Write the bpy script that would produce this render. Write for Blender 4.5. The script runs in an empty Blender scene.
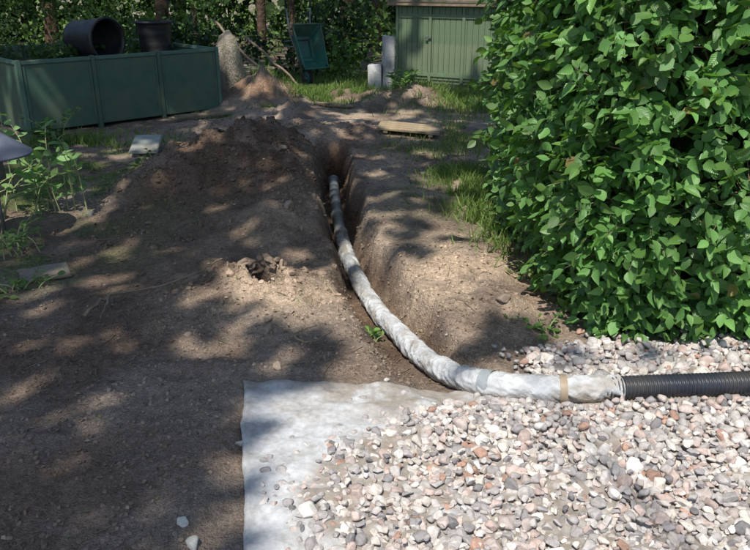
import bpy, bmesh, math, numpy as np
from mathutils import Vector, Matrix
rng=np.random.default_rng(7)
scene=bpy.context.scene
# ------------------------------------------------------------ helpers
TAB=np.random.default_rng(3).random((256,256))
def vn(x,y,s=0):
    x=np.asarray(x,float)+s*17.31; y=np.asarray(y,float)+s*9.77
    xi=np.floor(x).astype(int); yi=np.floor(y).astype(int)
    fx=x-xi; fy=y-yi; fx=fx*fx*(3-2*fx); fy=fy*fy*(3-2*fy)
    a=TAB[xi&255,yi&255]; b=TAB[(xi+1)&255,yi&255]; c=TAB[xi&255,(yi+1)&255]; d=TAB[(xi+1)&255,(yi+1)&255]
    return (a*(1-fx)+b*fx)*(1-fy)+(c*(1-fx)+d*fx)*fy
def fbm(x,y,s=0,o=4):
    r=0;a=.5;f=1;t=0
    for i in range(o):
        r=r+a*(vn(np.asarray(x)*f,np.asarray(y)*f,s+i*3)*2-1); t+=a; a*=.5; f*=2.03
    return r/t
def ss(a,b,x):
    t=np.clip((x-a)/(b-a),0,1); return t*t*(3-2*t)
def norm(v):
    return v/np.maximum(np.linalg.norm(v,axis=-1,keepdims=True),1e-9)
def raw_mesh(name,V,F,mat,col=None,luv=None,smooth=True,parent=None):
    V=np.asarray(V,np.float32).reshape(-1,3); F=np.asarray(F,np.int32); k=F.shape[1]
    me=bpy.data.meshes.new(name)
    me.vertices.add(len(V)); me.vertices.foreach_set("co",V.ravel())
    me.loops.add(F.size); me.loops.foreach_set("vertex_index",F.ravel())
    me.polygons.add(len(F)); me.polygons.foreach_set("loop_start",np.arange(0,F.size,k,dtype=np.int32))
    me.polygons.foreach_set("use_smooth",np.full(len(F),smooth,dtype=bool))
    me.update(calc_edges=True)
    if col is not None:
        a=me.attributes.new("Col",'FLOAT_COLOR','POINT')
        c=np.ones((len(V),4),np.float32); c[:,:3]=col; a.data.foreach_set("color",c.ravel())
    if luv is not None:
        a=me.attributes.new("luv",'FLOAT_VECTOR','POINT')
        a.data.foreach_set("vector",np.asarray(luv,np.float32).ravel())
    me.materials.append(mat)
    ob=bpy.data.objects.new(name,me); scene.collection.objects.link(ob)
    if parent: ob.parent=parent
    return ob
def empty(name,loc=(0,0,0),rot=(0,0,0)):
    e=bpy.data.objects.new(name,None); e.location=loc; e.rotation_euler=rot; e.empty_display_size=.2
    scene.collection.objects.link(e); return e
def batch(name,tv,tf,O,A,N,S,col,mat,parent=None,luv=False):
    A=norm(A); N=norm(N-A*np.sum(A*N,1,keepdims=True)); B=np.cross(A,N)
    S=np.asarray(S); S=S[:,None,None]
    V=O[:,None]+S*(tv[None,:,0:1]*B[:,None]+tv[None,:,1:2]*A[:,None]+tv[None,:,2:3]*N[:,None])
    n=len(tv); F=(tf[None]+(np.arange(len(O))*n)[:,None,None]).reshape(-1,tf.shape[1])
    C=np.repeat(col,n,axis=0)
    L=np.tile(tv,(len(O),1)) if luv else None
    return raw_mesh(name,V.reshape(-1,3),F,mat,C,L,True,parent)
# leaf templates
def leaf_t(rows,curl,fold):
    tv=[]
    for y,w in rows:
        z=-curl*y*y
        tv+= [(-w,y,z+fold*w),(0,y,z),(w,y,z+fold*w)]
    tf=[]
    for i in range(len(rows)-1):
        a=i*3; tf+=[(a,a+1,a+4,a+3),(a+1,a+2,a+5,a+4)]
    return np.array(tv),np.array(tf)
LEAF,LEAFF=leaf_t([(0,.02),(.2,.24),(.45,.33),(.75,.22),(1,.008)],.16,.25)
LEAF2,_=leaf_t([(0,.02),(.2,.20),(.48,.29),(.78,.17),(1,.005)],.38,.55)
LEAF3,_=leaf_t([(0,.02),(.18,.27),(.42,.37),(.74,.25),(1,.01)],-.10,.12)
SLEAF=np.array([(0,0,0),(-.3,.45,.06),(0,1,-.1),(.3,.45,.06)]); SLEAFF=np.array([(0,3,2,1)])
BLADE=np.array([(-.03,0,0),(.03,0,0),(.022,.5,.06),(-.022,.5,.06),(.003,1,.3),(-.003,1,.3)]); BLADEF=np.array([(0,1,2,3),(3,2,4,5)])
# ------------------------------------------------------------ materials
def mk(name):
    m=bpy.data.materials.new(name); m.use_nodes=True; nt=m.node_tree
    return m,nt,nt.nodes['Principled BSDF'],nt.nodes['Material Output']
def nd(nt,t,**k):
    n=nt.nodes.new(t)
    for a,b in k.items(): setattr(n,a,b)
    return n
def noise(nt,scale,detail=4,vec=None,rough=.6):
    n=nd(nt,'ShaderNodeTexNoise'); n.inputs['Scale'].default_value=scale; n.inputs['Detail'].default_value=detail; n.inputs['Roughness'].default_value=rough
    if vec: nt.links.new(vec,n.inputs['Vector'])
    return n
def objco(nt): return nd(nt,'ShaderNodeTexCoord').outputs['Object']
def ramp(nt,src,stops):
    r=nd(nt,'ShaderNodeValToRGB'); e=r.color_ramp.elements
    while len(e)<len(stops): e.new(.5)
    for i,(p,c) in enumerate(stops):
        e[i].position=p; e[i].color=(c,c,c,1) if not hasattr(c,'__len__') else (*c,1)
    nt.links.new(src,r.inputs[0]); return r
def mix(nt,a,b,fac,mode='MIX'):
    m=nd(nt,'ShaderNodeMix',data_type='RGBA',blend_type=mode)
    for s,i in ((fac,0),(a,6),(b,7)):
        if hasattr(s,'default_value') or hasattr(s,'is_linked'): nt.links.new(s,m.inputs[i])
        else: m.inputs[i].default_value=s if i==0 else (*s,1)
    return m.outputs[2]
def bump(nt,bs,h,strength,dist,prev=None):
    b=nd(nt,'ShaderNodeBump'); b.inputs['Strength'].default_value=strength; b.inputs['Distance'].default_value=dist
    nt.links.new(h,b.inputs['Height'])
    if prev: nt.links.new(prev,b.inputs['Normal'])
    nt.links.new(b.outputs[0],bs.inputs['Normal']); return b.outputs[0]
def simple(name,c1,c2,scale=8,rough=.7,bs=30,bstr=.3,bd=.004,spec=.4,metal=0,dirt=None):
    m,nt,p,o=mk(name); v=objco(nt)
    n=noise(nt,scale,4,v); r=ramp(nt,n.outputs[0],[(.3,c1),(.7,c2)]); c=r.outputs[0]
    if dirt:
        n3=noise(nt,scale*.35,5,v,.7); r3=ramp(nt,n3.outputs[0],[(.45,0.),(.68,1.)]); c=mix(nt,c,dirt,r3.outputs[0])
    nt.links.new(c,p.inputs['Base Color'])
    p.inputs['Roughness'].default_value=rough; p.inputs['Specular IOR Level'].default_value=spec; p.inputs['Metallic'].default_value=metal
    n2=noise(nt,bs,3,v); bump(nt,p,n2.outputs[0],bstr,bd); return m
def attrmat(name,rough=.9,spec=.2,ns=20,lo=.6,hi=1.35,bumps=((60,.5,.01),),trans=0,tcol=(1.2,1.5,.5),veins=False,det=4,speck=0):
    m,nt,p,o=mk(name); v=objco(nt)
    a=nd(nt,'ShaderNodeAttribute',attribute_name='Col'); c=a.outputs['Color']
    if ns:
        n=noise(nt,ns,det,v,.65); r=ramp(nt,n.outputs[0],[(.3,lo),(.72,hi)])
        c=mix(nt,c,r.outputs[0],1.,'MULTIPLY')
    if speck:
        n=noise(nt,speck,2,v,.6); r=ramp(nt,n.outputs[0],[(.34,.68),(.5,1.),(.66,1.38)])
        c=mix(nt,c,r.outputs[0],1.,'MULTIPLY')
    nt.links.new(c,p.inputs['Base Color']); p.inputs['Roughness'].default_value=rough; p.inputs['Specular IOR Level'].default_value=spec
    prev=None
    for s,st,d in bumps:
        nn=noise(nt,s,3,v,.65); prev=bump(nt,p,nn.outputs[0],st,d,prev)
    if veins:
        l=nd(nt,'ShaderNodeAttribute',attribute_name='luv'); sp=nd(nt,'ShaderNodeSeparateXYZ'); nt.links.new(l.outputs['Vector'],sp.inputs[0])
        ab=nd(nt,'ShaderNodeMath',operation='ABSOLUTE'); nt.links.new(sp.outputs[0],ab.inputs[0])
        mu=nd(nt,'ShaderNodeMath',operation='MULTIPLY_ADD'); nt.links.new(ab.outputs[0],mu.inputs[0]); mu.inputs[1].default_value=-.9; nt.links.new(sp.outputs[1],mu.inputs[2])
        m2=nd(nt,'ShaderNodeMath',operation='MULTIPLY'); nt.links.new(mu.outputs[0],m2.inputs[0]); m2.inputs[1].default_value=62
        si=nd(nt,'ShaderNodeMath',operation='SINE'); nt.links.new(m2.outputs[0],si.inputs[0])
        bump(nt,p,si.outputs[0],.4,.0012,prev)
    if trans:
        t=nd(nt,'ShaderNodeBsdfTranslucent'); tc=mix(nt,c,tcol,1.,'MULTIPLY'); nt.links.new(tc,t.inputs[0])
        ms=nd(nt,'ShaderNodeMixShader'); ms.inputs[0].default_value=trans
        nt.links.new(p.outputs[0],ms.inputs[1]); nt.links.new(t.outputs[0],ms.inputs[2]); nt.links.new(ms.outputs[0],o.inputs[0])
    return m
M_ground=attrmat('soil_ground',.95,.15,34,.62,1.32,((14,.5,.03),(95,1.0,.014)),det=5,speck=190)
M_clod=attrmat('soil_clod',.95,.15,60,.65,1.3,((70,.6,.01),))
M_stone=attrmat('gravel_stone',.85,.25,60,.72,1.22,((120,.4,.004),))
M_leaf=attrmat('hedge_leaf',.38,.6,0,.85,1.15,(),.33,(1.4,1.5,.45),True)
M_bleaf=attrmat('foliage',.55,.3,0,.75,1.25,(),.3)
M_grass=attrmat('grass_blades',.6,.3,0,.8,1.2,(),.25)
M_litter=attrmat('litter',.85,.2,40,.7,1.3,())
M_bark=simple('bark',(.06,.04,.03),(.16,.11,.08),9,.95,14,.9,.04,.1)
M_twig=simple('twig',(.14,.10,.07),(.30,.24,.17),20,.9,50,.4,.004)
# ------------------------------------------------------------ pipe path (world metres)
P=np.array([(-.42,7.25,-.27),(-.37,6.6,-.26),(-.308,5.86,-.25),(-.235,5.2,-.23),(-.17,4.75,-.215),(-.03,4.045,-.18),(.14,3.433,-.12),(.30,2.958,-.045),(.4766,2.685,.035),(.755,2.60,.06),(1.087,2.615,.062),(1.55,2.65,.062),(2.1,2.70,.062),(3.0,2.74,.062)])
def catmull(P,n=24):
    out=[]; Q=np.vstack([2*P[0]-P[1],P,2*P[-1]-P[-2]])
    for i in range(1,len(Q)-2):
        for t in np.linspace(0,1,n,endpoint=False):
            a,b,c,d=Q[i-1],Q[i],Q[i+1],Q[i+2]
            out.append(.5*((2*b)+(c-a)*t+(2*a-5*b+4*c-d)*t*t+(-a+3*b-3*c+d)*t**3))
    out.append(P[-1]); return np.array(out)
PATH=catmull(P)
TP=catmull(np.vstack([[(-.45,7.70,-.30)],P]),4)
def dist_path(x,y,Pts):
    x=np.asarray(x,float); y=np.asarray(y,float)
    D=np.full(x.shape,1e9); Z=np.zeros(x.shape); SD=np.zeros(x.shape)
    for i in range(len(Pts)-1):
        a=Pts[i]; b=Pts[i+1]; dx,dy=b[0]-a[0],b[1]-a[1]; L=dx*dx+dy*dy
        t=np.clip(((x-a[0])*dx+(y-a[1])*dy)/L,0,1)
        ex=x-(a[0]+t*dx); ey=y-(a[1]+t*dy); d=np.hypot(ex,ey); m=d<D
        D=np.where(m,d,D); Z=np.where(m,a[2]+t*(b[2]-a[2]),Z); SD=np.where(m,ex*dy-ey*dx,SD)
    return D,Z,SD
MOUNDS=[(-1.32,6.15,.58,.55,.36),(-.85,6.7,.4,.5,.22),(-.74,5.6,.26,.6,.16),(-1.75,5.7,.4,.4,.12),(-.62,4.9,.22,.5,.06),(-.70,3.76,.38,.24,.14),(-.45,3.4,.22,.2,.05),
 (.5,4.0,.35,.5,.09),(.62,3.45,.25,.2,.06),(.25,5.3,.25,.9,.04),(-1.55,10.4,.5,.45,.42),(-1.1,9.3,.5,.35,.16),(.45,10.3,.5,.4,.26),(-.35,8.4,.6,.3,.10),(-.2,11,.6,.5,.10),(-2.0,8.6,.5,.3,.10),(-.9,8.1,.4,.25,.12)]
GP=np.array([(-.05,.3),(-.2,1.76),(-.31,1.99),(-.26,2.15),(-.08,2.36),(.18,2.48),(.5,2.58),(.66,2.75),(.8,3.0),(1.0,3.06),(1.8,3.2),(3.4,3.3),(3.4,.3)])
def sdpoly(x,y,G):
    x=np.asarray(x,float); y=np.asarray(y,float); d=np.full(x.shape,1e9); ins=np.zeros(x.shape,bool)
    n=len(G)
    for i in range(n):
        a=G[i]; b=G[(i+1)%n]; dx,dy=b-a
        t=np.clip(((x-a[0])*dx+(y-a[1])*dy)/(dx*dx+dy*dy),0,1)
        d=np.minimum(d,np.hypot(x-a[0]-t*dx,y-a[1]-t*dy))
        c=((a[1]>y)!=(b[1]>y))&(x<(b[0]-a[0])*(y-a[1])/((b[1]-a[1]) if b[1]!=a[1] else 1e-9)+a[0])
        ins^=c
    return np.where(ins,d,-d)
def hol(x,y): return ((x+.60)/.10)**2+((y-3.73)/.085)**2+.5*fbm(x/.06,y/.06,19,3)
def H(x,y,full=False):
    x=np.asarray(x,float); y=np.asarray(y,float)
    flat=ss(-.25,.15,sdpoly(x,y,GP)); 
    flat=np.maximum(flat,ss(-.6,-.45,x)*ss(2.85,2.65,y)*ss(-3,-1,y))
    far=ss(25,60,np.hypot(x,y))
    h=.05*fbm(x/1.6,y/1.6,1,3)+.022*fbm(x/.35,y/.35,2,3)+.015*fbm(x/.09,y/.09,5,4)
    lump=np.clip(fbm(x/.16,y/.16,9,3),0,1); h=h+.035*lump*ss(.40,.6,vn(x/.9,y/.9,4))
    mz=np.zeros(x.shape)
    for cx,cy,rx,ry,hh in MOUNDS:
        r2=((x-cx)/rx)**2+((y-cy)/ry)**2; mz=mz+hh*np.exp(-r2*.9)
    rough=ss(.01,.15,mz)
    h=h+mz*(1+.5*fbm(x/.3,y/.3,11,4))+rough*.045*fbm(x/.09,y/.09,14,3)
    h=h-.20*ss(1.15,.55,hol(x,y))+.035*np.exp(-((x+.60)/.15)**2-((y-3.86)/.05)**2)
    h=h*(1-flat*.93)*(1-far)
    m=(x>-1.6)&(x<2.2)&(y>2.2)&(y<8.6)
    w=np.zeros(x.shape); 
    if m.any():
        D,Z,SD=dist_path(x[m],y[m],TP)
        D=D+.06*fbm(x[m]/.22,y[m]/.22,21,3)+.026*fbm(x[m]/.06,y[m]/.06,24,3)
        near=ss(4.6,3.3,y[m])
        wo=np.where(SD<0,.20,.20+.10*near)
        wi=.085
        ww=1-ss(wi,wo,D); zf=np.minimum(Z-.054,h[m]+.0)
        hh=h[m]*(1-ww)+zf*ww
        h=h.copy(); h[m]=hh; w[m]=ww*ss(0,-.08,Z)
    return (h,w,mz,flat) if full else h
# ------------------------------------------------------------ ground sheet
def axis(parts):
    out=[]
    for a,b,s in parts: out+=list(np.arange(a,b-1e-6,s))
    return np.array(out+[parts[-1][1]])
gx=axis([(-320,-40,35),(-40,-12,3.5),(-12,-6,.4),(-6,-3,.06),(-3,-1.6,.028),(-1.6,1.2,.0145),(1.2,3,.05),(3,8,.3),(8,40,4),(40,320,35)])
gy=axis([(-320,-40,35),(-40,-4,4),(-4,1.2,.2),(1.2,4.6,.0145),(4.6,7.9,.022),(7.9,12,.045),(12,18,.2),(18,40,2.2),(40,320,35)])
X,Y=np.meshgrid(gx,gy)
hh,w,mz,flat=H(X.ravel(),Y.ravel(),True); x=X.ravel(); y=Y.ravel()
def soilcol(x,y,w,mz):
    dark=np.array([.19,.138,.105]); grey=np.array([.31,.25,.205]); dry_sunlit=np.array([.47,.365,.27]); red=np.array([.27,.15,.09]); green=np.array([.10,.15,.045])
    n=fbm(x/.8,y/.8,31,4)*.5+.5; n2=fbm(x/.2,y/.2,33,4)*.5+.5
    c=dark+(grey-dark)*ss(.3,.7,n)[:,None]
    def lay(c,k,a): return c*(1-a[:,None])+k*a[:,None]
    def blob(cx,cy,rx,ry): return np.exp(-(((x-cx)/rx)**2+((y-cy)/ry)**2))
    d=np.clip(blob(-.55,3.7,.6,.45)+blob(.55,3.9,.6,.7)+.8*blob(.3,6.2,.9,1.3)+.5*blob(-.7,5,.4,.8)+.8*blob(0,9,1.8,1.8),0,1)  # pale patches: dry spoil, plus sunlight painted in where sun patches fall
    c=lay(c,dry_sunlit,d*ss(.25,.65,n2))
    c=lay(c,red,np.clip(ss(.05,.3,mz)*.3+w*.45+.6*blob(-.4,7.9,.35,.5)+.6*blob(.95,4.0,.25,.5)+.5*blob(-1.5,10.3,.8,.6),0,.85)*ss(.3,.7,fbm(x/.35,y/.35,37,3)*.5+.5))
    c=lay(c,np.array([.125,.085,.06]),.85*np.clip(1.2*blob(-1.35,6.0,.75,.7)+.9*blob(-.85,6.8,.4,.5)+.7*blob(-.8,5.5,.4,.5),0,1)*ss(.25,.55,n2))
    g=np.clip(.9*blob(-2.6,6.4,1.1,1.2)+.8*blob(.75,6.0,.6,1.1)+.8*blob(-2.1,4.3,.5,.5)+blob(-.7,10.9,.9,.7)+blob(1.3,10.5,.9,1)+.7*blob(-3.5,6,1.5,2)+ss(11.5,13,y),0,1)
    g=g*ss(.4,.62,fbm(x/.28,y/.28,41,4)*.5+.5)*(1-ss(.05,.2,mz))*(1-w)
    c=lay(c,green,g*.75)
    c=lay(c,np.array([.07,.045,.03]),w*(.62+.3*ss(6.4,7.3,y)))  # trench shade painted into the soil colour, strongest at the far end
    c=lay(c,np.array([.045,.03,.02]),.9*ss(1.2,.6,hol(x,y)))  # shade of the hollow painted in as darker soil
    return c*(.75+.5*n2[:,None])
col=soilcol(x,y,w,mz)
nx,ny=len(gx),len(gy)
idx=np.arange(nx*ny).reshape(ny,nx)
F=np.stack([idx[:-1,:-1],idx[:-1,1:],idx[1:,1:],idx[1:,:-1]],-1).reshape(-1,4)
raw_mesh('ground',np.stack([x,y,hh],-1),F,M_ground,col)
# ------------------------------------------------------------ rock templates
def rocks(K,sub,r,cuts=9,sq=(.6,.85)):
    bm=bmesh.new(); bmesh.ops.create_icosphere(bm,subdivisions=sub,radius=1); bm.verts.ensure_lookup_table()
    v0=np.array([v.co[:] for v in bm.verts]); f=np.array([[v.index for v in q.verts] for q in bm.faces]); bm.free()
    T=[]
    for k in range(K):
        v=v0.copy()
        for c in range(cuts):
            n=norm(r.normal(size=3)); d=r.uniform(.42,.8); e=v@n-d; v=v-np.clip(e,0,None)[:,None]*n
        v=v*(1+.06*r.normal(size=(len(v),1)) if sub<3 else 1+.015*r.normal(size=(len(v),1)))
        v=v*np.array([1,r.uniform(*sq)+.05,r.uniform(.42,.75)]); T.append(v/np.abs(v).max())
    return np.array(T),f
def rotm(n,r,tilt=.5):
    az=r.uniform(0,6.283,n); ax=norm(np.stack([r.normal(size=n),r.normal(size=n),np.zeros(n)],-1)); th=r.normal(size=n)*tilt
    def q2(ax,th):
        K=np.zeros((n,3,3)); K[:,0,1]=-ax[:,2];K[:,0,2]=ax[:,1];K[:,1,0]=ax[:,2];K[:,1,2]=-ax[:,0];K[:,2,0]=-ax[:,1];K[:,2,1]=ax[:,0]
        return np.eye(3)+np.sin(th)[:,None,None]*K+(1-np.cos(th))[:,None,None]*(K@K)
    return q2(ax,th)@q2(np.tile([0,0,1.],(n,1)),az)
def scatter_rocks(name,T,f,pos,S,col,mat,r,tilt=.5,smooth=True,parent=None):
    n=len(pos); k=r.integers(0,len(T),n); R=rotm(n,r,tilt)
    V=np.einsum('nij,nvj->nvi',R,T[k])*S[:,None,None]+pos[:,None]
    F=(f[None]+(np.arange(n)*T.shape[1])[:,None,None]).reshape(-1,3)
    return raw_mesh(name,V.reshape(-1,3),F,mat,np.repeat(col,T.shape[1],axis=0),None,smooth,parent)
# ------------------------------------------------------------ membrane
def memb():
    nu,nv=300,170
    U,Vv=np.meshgrid(np.linspace(0,1,nu)**1.15,np.linspace(0,1,nv))
    yt=2.73+.015*np.sin(U*40)+.02*fbm(U*12,U*0,50,3)+.25*ss(.28,.4,U)
    y=.3+(yt-.3)*Vv
    xl=np.interp(y,[.3,1.76,2.2,2.73],[-.2,-.40,-.47,-.56])+.018*fbm(y/.14,y*0,51,3)
    x=xl+(3.3-xl)*U
    e=np.minimum((x-xl)*3,(yt-y)*2)
    wr=.016*(1-np.abs(fbm(x/.3+.5*y,y/.22,52,3)))**3+.014*fbm(x/.07,y/.05,55,3)
    z=H(x.ravel(),y.ravel()).reshape(x.shape)
    z=z+.014+np.abs(wr)*.9
    z=z-.012*ss(.03,0,e)
    idx=np.arange(nu*nv).reshape(nv,nu)
    F=np.stack([idx[:-1,:-1],idx[:-1,1:],idx[1:,1:],idx[1:,:-1]],-1).reshape(-1,4)
    dirt=np.clip(1.1*np.exp(-((x-.12)/.38)**2-((y-2.62)/.16)**2)+.5*np.exp(-((y-2.72)/.06)**2)+.3*np.exp(-((x-xl)/.05)**2)+1.2*ss(0,.12,sdpoly(x.ravel(),y.ravel(),GP)).reshape(x.shape),0,1)*ss(.2,.5,fbm(x/.09,y/.07,57,4)*.5+.5)
    c=np.array([.55,.565,.59])*(1-dirt.ravel()[:,None]*.8)+np.array([.30,.25,.20])*dirt.ravel()[:,None]*.8
    m,nt,p,o=mk('membrane_fabric'); v=objco(nt)
    at=nd(nt,'ShaderNodeAttribute',attribute_name='Col')
    n=noise(nt,7,6,v,.7); r=ramp(nt,n.outputs[0],[(.44,(1,1,1)),(.58,(.86,.84,.81)),(.74,(.55,.47,.39))])
    n2=noise(nt,45,4,v); r2=ramp(nt,n2.outputs[0],[(.35,.8),(.65,1.05)])
    c1=mix(nt,at.outputs['Color'],r.outputs[0],1.,'MULTIPLY')
    nt.links.new(mix(nt,c1,r2.outputs[0],1.,'MULTIPLY'),p.inputs['Base Color']); p.inputs['Roughness'].default_value=.9
    pb=bump(nt,p,n2.outputs[0],.35,.008); n3=noise(nt,500,2,v); bump(nt,p,n3.outputs[0],.2,.001,pb)
    raw_mesh('geotextile_membrane',np.stack([x,y,z],-1),F,m,c)
memb()
# ------------------------------------------------------------ gravel
PAL=np.array([(.43,.405,.395),(.53,.50,.48),(.58,.53,.48),(.33,.315,.315),(.50,.40,.365),(.42,.27,.21),(.68,.65,.62),(.21,.20,.205),(.52,.45,.42),(.39,.36,.36)])
PW=np.array([.17,.18,.15,.12,.12,.03,.09,.035,.09,.05]); PW/=PW.sum()
def gravel():
    out=[]
    for L,(sp,zz,prob) in enumerate([(.025,.014,1),(.027,.028,.97),(.033,.043,.65)]):
        xs=np.arange(-.55,3.3,sp); ys=np.arange(.6,3.4,sp); a,b=np.meshgrid(xs,ys); a=a.ravel(); b=b.ravel()
        a=a+rng.uniform(-.5,.5,a.shape)*sp; b=b+rng.uniform(-.5,.5,b.shape)*sp
        d=sdpoly(a,b,GP)+.09*fbm(a/.12,b/.12,61+L,2)
        if L==0: pr=ss(-.14,.04,d)*.98+.07*ss(-.3,-.1,d)
        elif L==1: pr=ss(-.03,.10,d)*prob
        else: pr=ss(.04,.2,d)*prob
        keep=rng.random(a.shape)<pr
        D,_,_=dist_path(a,b,TP); keep&=D>(.048+.010*L)
        keep&=~((a<-.36)&(b>2.2)); keep&=~(a<np.interp(b,[.3,1.76,2.2,2.73],[-.2,-.40,-.47,-.56])+.02)
        keep&=(a<2.0)|(rng.random(a.shape)<.5); keep&=(b>1.5)|(rng.random(a.shape)<.6)
        a=a[keep]; b=b[keep]
        z=H(a,b)+zz+.016*fbm(a/.25,b/.25,70,2)+rng.normal(size=len(a))*.004
        out.append(np.stack([a,b,z],-1))
    pos=np.vstack(out); n=len(pos)
    S=np.clip(rng.lognormal(math.log(.0180),.32,n),.008,.036)
    c=PAL[rng.choice(len(PAL),n,p=PW)]*rng.uniform(.85,1.2,(n,1))
    vis=(pos[:,1]>1.5)&(pos[:,1]<2.3)&(np.abs(pos[:,0])<pos[:,1]*.62+.2)
    par=empty('gravel')
    T,f=rocks(24,3,rng,14); T2,f2=rocks(24,2,rng,10)
    scatter_rocks('gravel_near',T,f,pos[vis],S[vis],c[vis],M_stone,rng,parent=par)
    scatter_rocks('gravel_outer',T2,f2,pos[~vis],S[~vis],c[~vis],M_stone,rng,parent=par)
    print('gravel',n,vis.sum())
gravel()
def gz(x,y): return float(H(np.array([x]),np.array([y]))[0])
# ------------------------------------------------------------ soil clods + pebbles
def clods():
    n=150000
    a=rng.uniform(-3.4,1.5,n); b=rng.uniform(1.3,8.6,n)
    h,w,mz,flat=H(a,b,True)
    D,Z,SD=dist_path(a,b,TP)
    pr=.05+.22*ss(4.2,2.6,b)+.4*ss(.02,.15,mz)+.2*ss(.45,.15,D)*ss(2.6,3.0,b)+.25*ss(.1,.5,fbm(a/.4,b/.4,81,3))
    pr*=(1-ss(.0,.2,flat))
    k=(rng.random(n)<pr)&(D>.07)&(sdpoly(a,b,GP)<-.03)&(hol(a,b)>.9)
    a=a[k];b=b[k];h=h[k];w=w[k];mz=mz[k]; n=len(a)
    S=np.clip(rng.lognormal(math.log(.0062),.62,n),.0022,.03)
    S=np.where((mz<.03)&(b<4),np.minimum(S,.011),S)
    S=np.where(a>-.2,np.minimum(S,.016),S)
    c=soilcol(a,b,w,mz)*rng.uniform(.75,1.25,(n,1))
    pb=rng.random(n)<.006; c[pb]=PAL[rng.choice(len(PAL),pb.sum(),p=PW)]*.65; S[pb]=np.minimum(S[pb],.011)
    T,f=rocks(16,2,rng,7,(.7,.95))
    scatter_rocks('soil_clods',T,f,np.stack([a,b,h+S*.15],-1),S,c,M_clod,rng,.8,False)
    # broken crust around the hollow (soil lumps)
    m=46; t=rng.uniform(.1,math.pi-.1,m); t[30:]=rng.uniform(-math.pi,0,16); rr=rng.uniform(.95,1.5,m)
    a=-.60+.10*rr*np.cos(t); b=3.73+.085*rr*np.sin(t); S=np.where(np.sin(t)>.2,rng.uniform(.014,.036,m),rng.uniform(.006,.014,m))
    scatter_rocks('soil_crust',T,f,np.stack([a,b,H(a,b)+S*.3+.012*(np.sin(t)>.2)],-1),S,soilcol(a,b,0*a,0*a+.0)*1.0,M_clod,rng,.6,False)
    T3,f3=rocks(8,3,rng,10)
    St=[(-.60,1.84,.026,(.6,.58,.52)),(-.55,1.75,.03,(.62,.6,.55)),(-.50,2.29,.018,(.5,.45,.4)),(-.43,2.88,.030,(.5,.38,.28)),(-.60,4.95,.065,(.36,.28,.22)),(-.9,3.2,.022,(.3,.25,.2)),(-.52,3.25,.04,(.3,.24,.18)),(-.75,5.9,.05,(.26,.2,.16)),(-1.2,8.5,.08,(.36,.3,.25)),(-2.1,5.2,.04,(.3,.28,.25)),(.66,3.42,.045,(.27,.21,.165))]
    for i,(px,py,s,cc) in enumerate(St):
        z=float(H(np.array([px]),np.array([py]))[0])
        scatter_rocks('field_stone' if i==0 else 'field_stone.%03d'%i,T3,f3,np.array([[px,py,z+s*.2]]),np.array([s]),np.array([cc]),M_stone,rng,.25)
clods()
# ------------------------------------------------------------ tubes
def tube_v(path,rad,nr,closed_ends=True):
    path=np.asarray(path,float); n=len(path); T=norm(np.gradient(path,axis=0)); up=np.array([0,0,1.])
    if abs(T[0]@up)>.9: up=np.array([1.,0,0])
    u=norm(up-T[0]*(up@T[0])); Us=[]
    for i in range(n):
        u=norm(u-T[i]*(u@T[i])); Us.append(u)
    Us=np.array(Us); W=np.cross(T,Us); th=np.linspace(0,2*math.pi,nr,endpoint=False)
    R=rad if np.ndim(rad)==2 else np.repeat(np.broadcast_to(rad,(n,))[:,None],nr,1)
    V=path[:,None]+R[:,:,None]*(np.cos(th)[None,:,None]*Us[:,None]+np.sin(th)[None,:,None]*W[:,None])
    i=np.arange(n-1)[:,None]*nr; j=np.arange(nr)[None]; j2=(j+1)%nr
    F=np.stack([i+j,i+j2,i+nr+j2,i+nr+j],-1).reshape(-1,4)
    return V.reshape(-1,3),F
def tube(name,path,rad,mat,nr=12,parent=None,cap=True,col=None):
    V,F=tube_v(path,rad,nr); 
    if cap:
        n=len(V); V=np.vstack([V,np.asarray(path)[0],np.asarray(path)[-1]])
        c1=np.array([[n,(j+1)%nr,j,n] for j in range(nr)]); c2=np.array([[n+1,n-nr+j,n-nr+(j+1)%nr,n+1] for j in range(nr)])
        me=bpy.data.meshes.new(name); me.from_pydata(V.tolist(),[],F.tolist()+[r[:3].tolist() for r in c1]+[r[:3].tolist() for r in c2])
        me.materials.append(mat); me.polygons.foreach_set("use_smooth",[True]*len(me.polygons))
        ob=bpy.data.objects.new(name,me); scene.collection.objects.link(ob)
        if parent: ob.parent=parent
        return ob
    return raw_mesh(name,V,F,mat,col,parent=parent)
def arc(path,step):
    d=np.r_[0,np.cumsum(np.linalg.norm(np.diff(path,axis=0),axis=1))]; s=np.arange(0,d[-1],step)
    return np.stack([np.interp(s,d,path[:,i]) for i in range(3)],-1),s
full,s=arc(PATH,.0055)
M_fab=attrmat('pipe_fabric',.9,.2,14,.72,1.12,((38,.7,.012),(160,.4,.003)))
M_bare=simple('grey_pipe',(.20,.225,.23),(.28,.30,.30),9,.5,60,.2,.002,.5,0,(.22,.18,.14))
M_black=simple('black_corrugated_pipe',(.022,.026,.038),(.035,.04,.055),9,.38,60,.15,.002,.5,0,(.06,.058,.055))
M_tape=simple('brown_tape',(.30,.23,.16),(.38,.31,.23),20,.5,60,.3,.002)
M_tape2=simple('silver_tape',(.24,.27,.29),(.36,.39,.41),20,.4,60,.3,.002)
dp=empty('drainage_pipe')
ypos=full[:,1]; xpos=full[:,0]
bi=np.where(ypos>5.35)[0]
sb=s[bi]; rb=.045+.007*(np.mod(sb,.62)<.06)+.003*(np.mod(sb,.155)<.012)
tube('bare_pipe',full[bi],rb,M_bare,20,dp)
fi=np.where((ypos<5.5)&(xpos<1.0))[0]; sfa=s[fi]
NR=48
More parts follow.
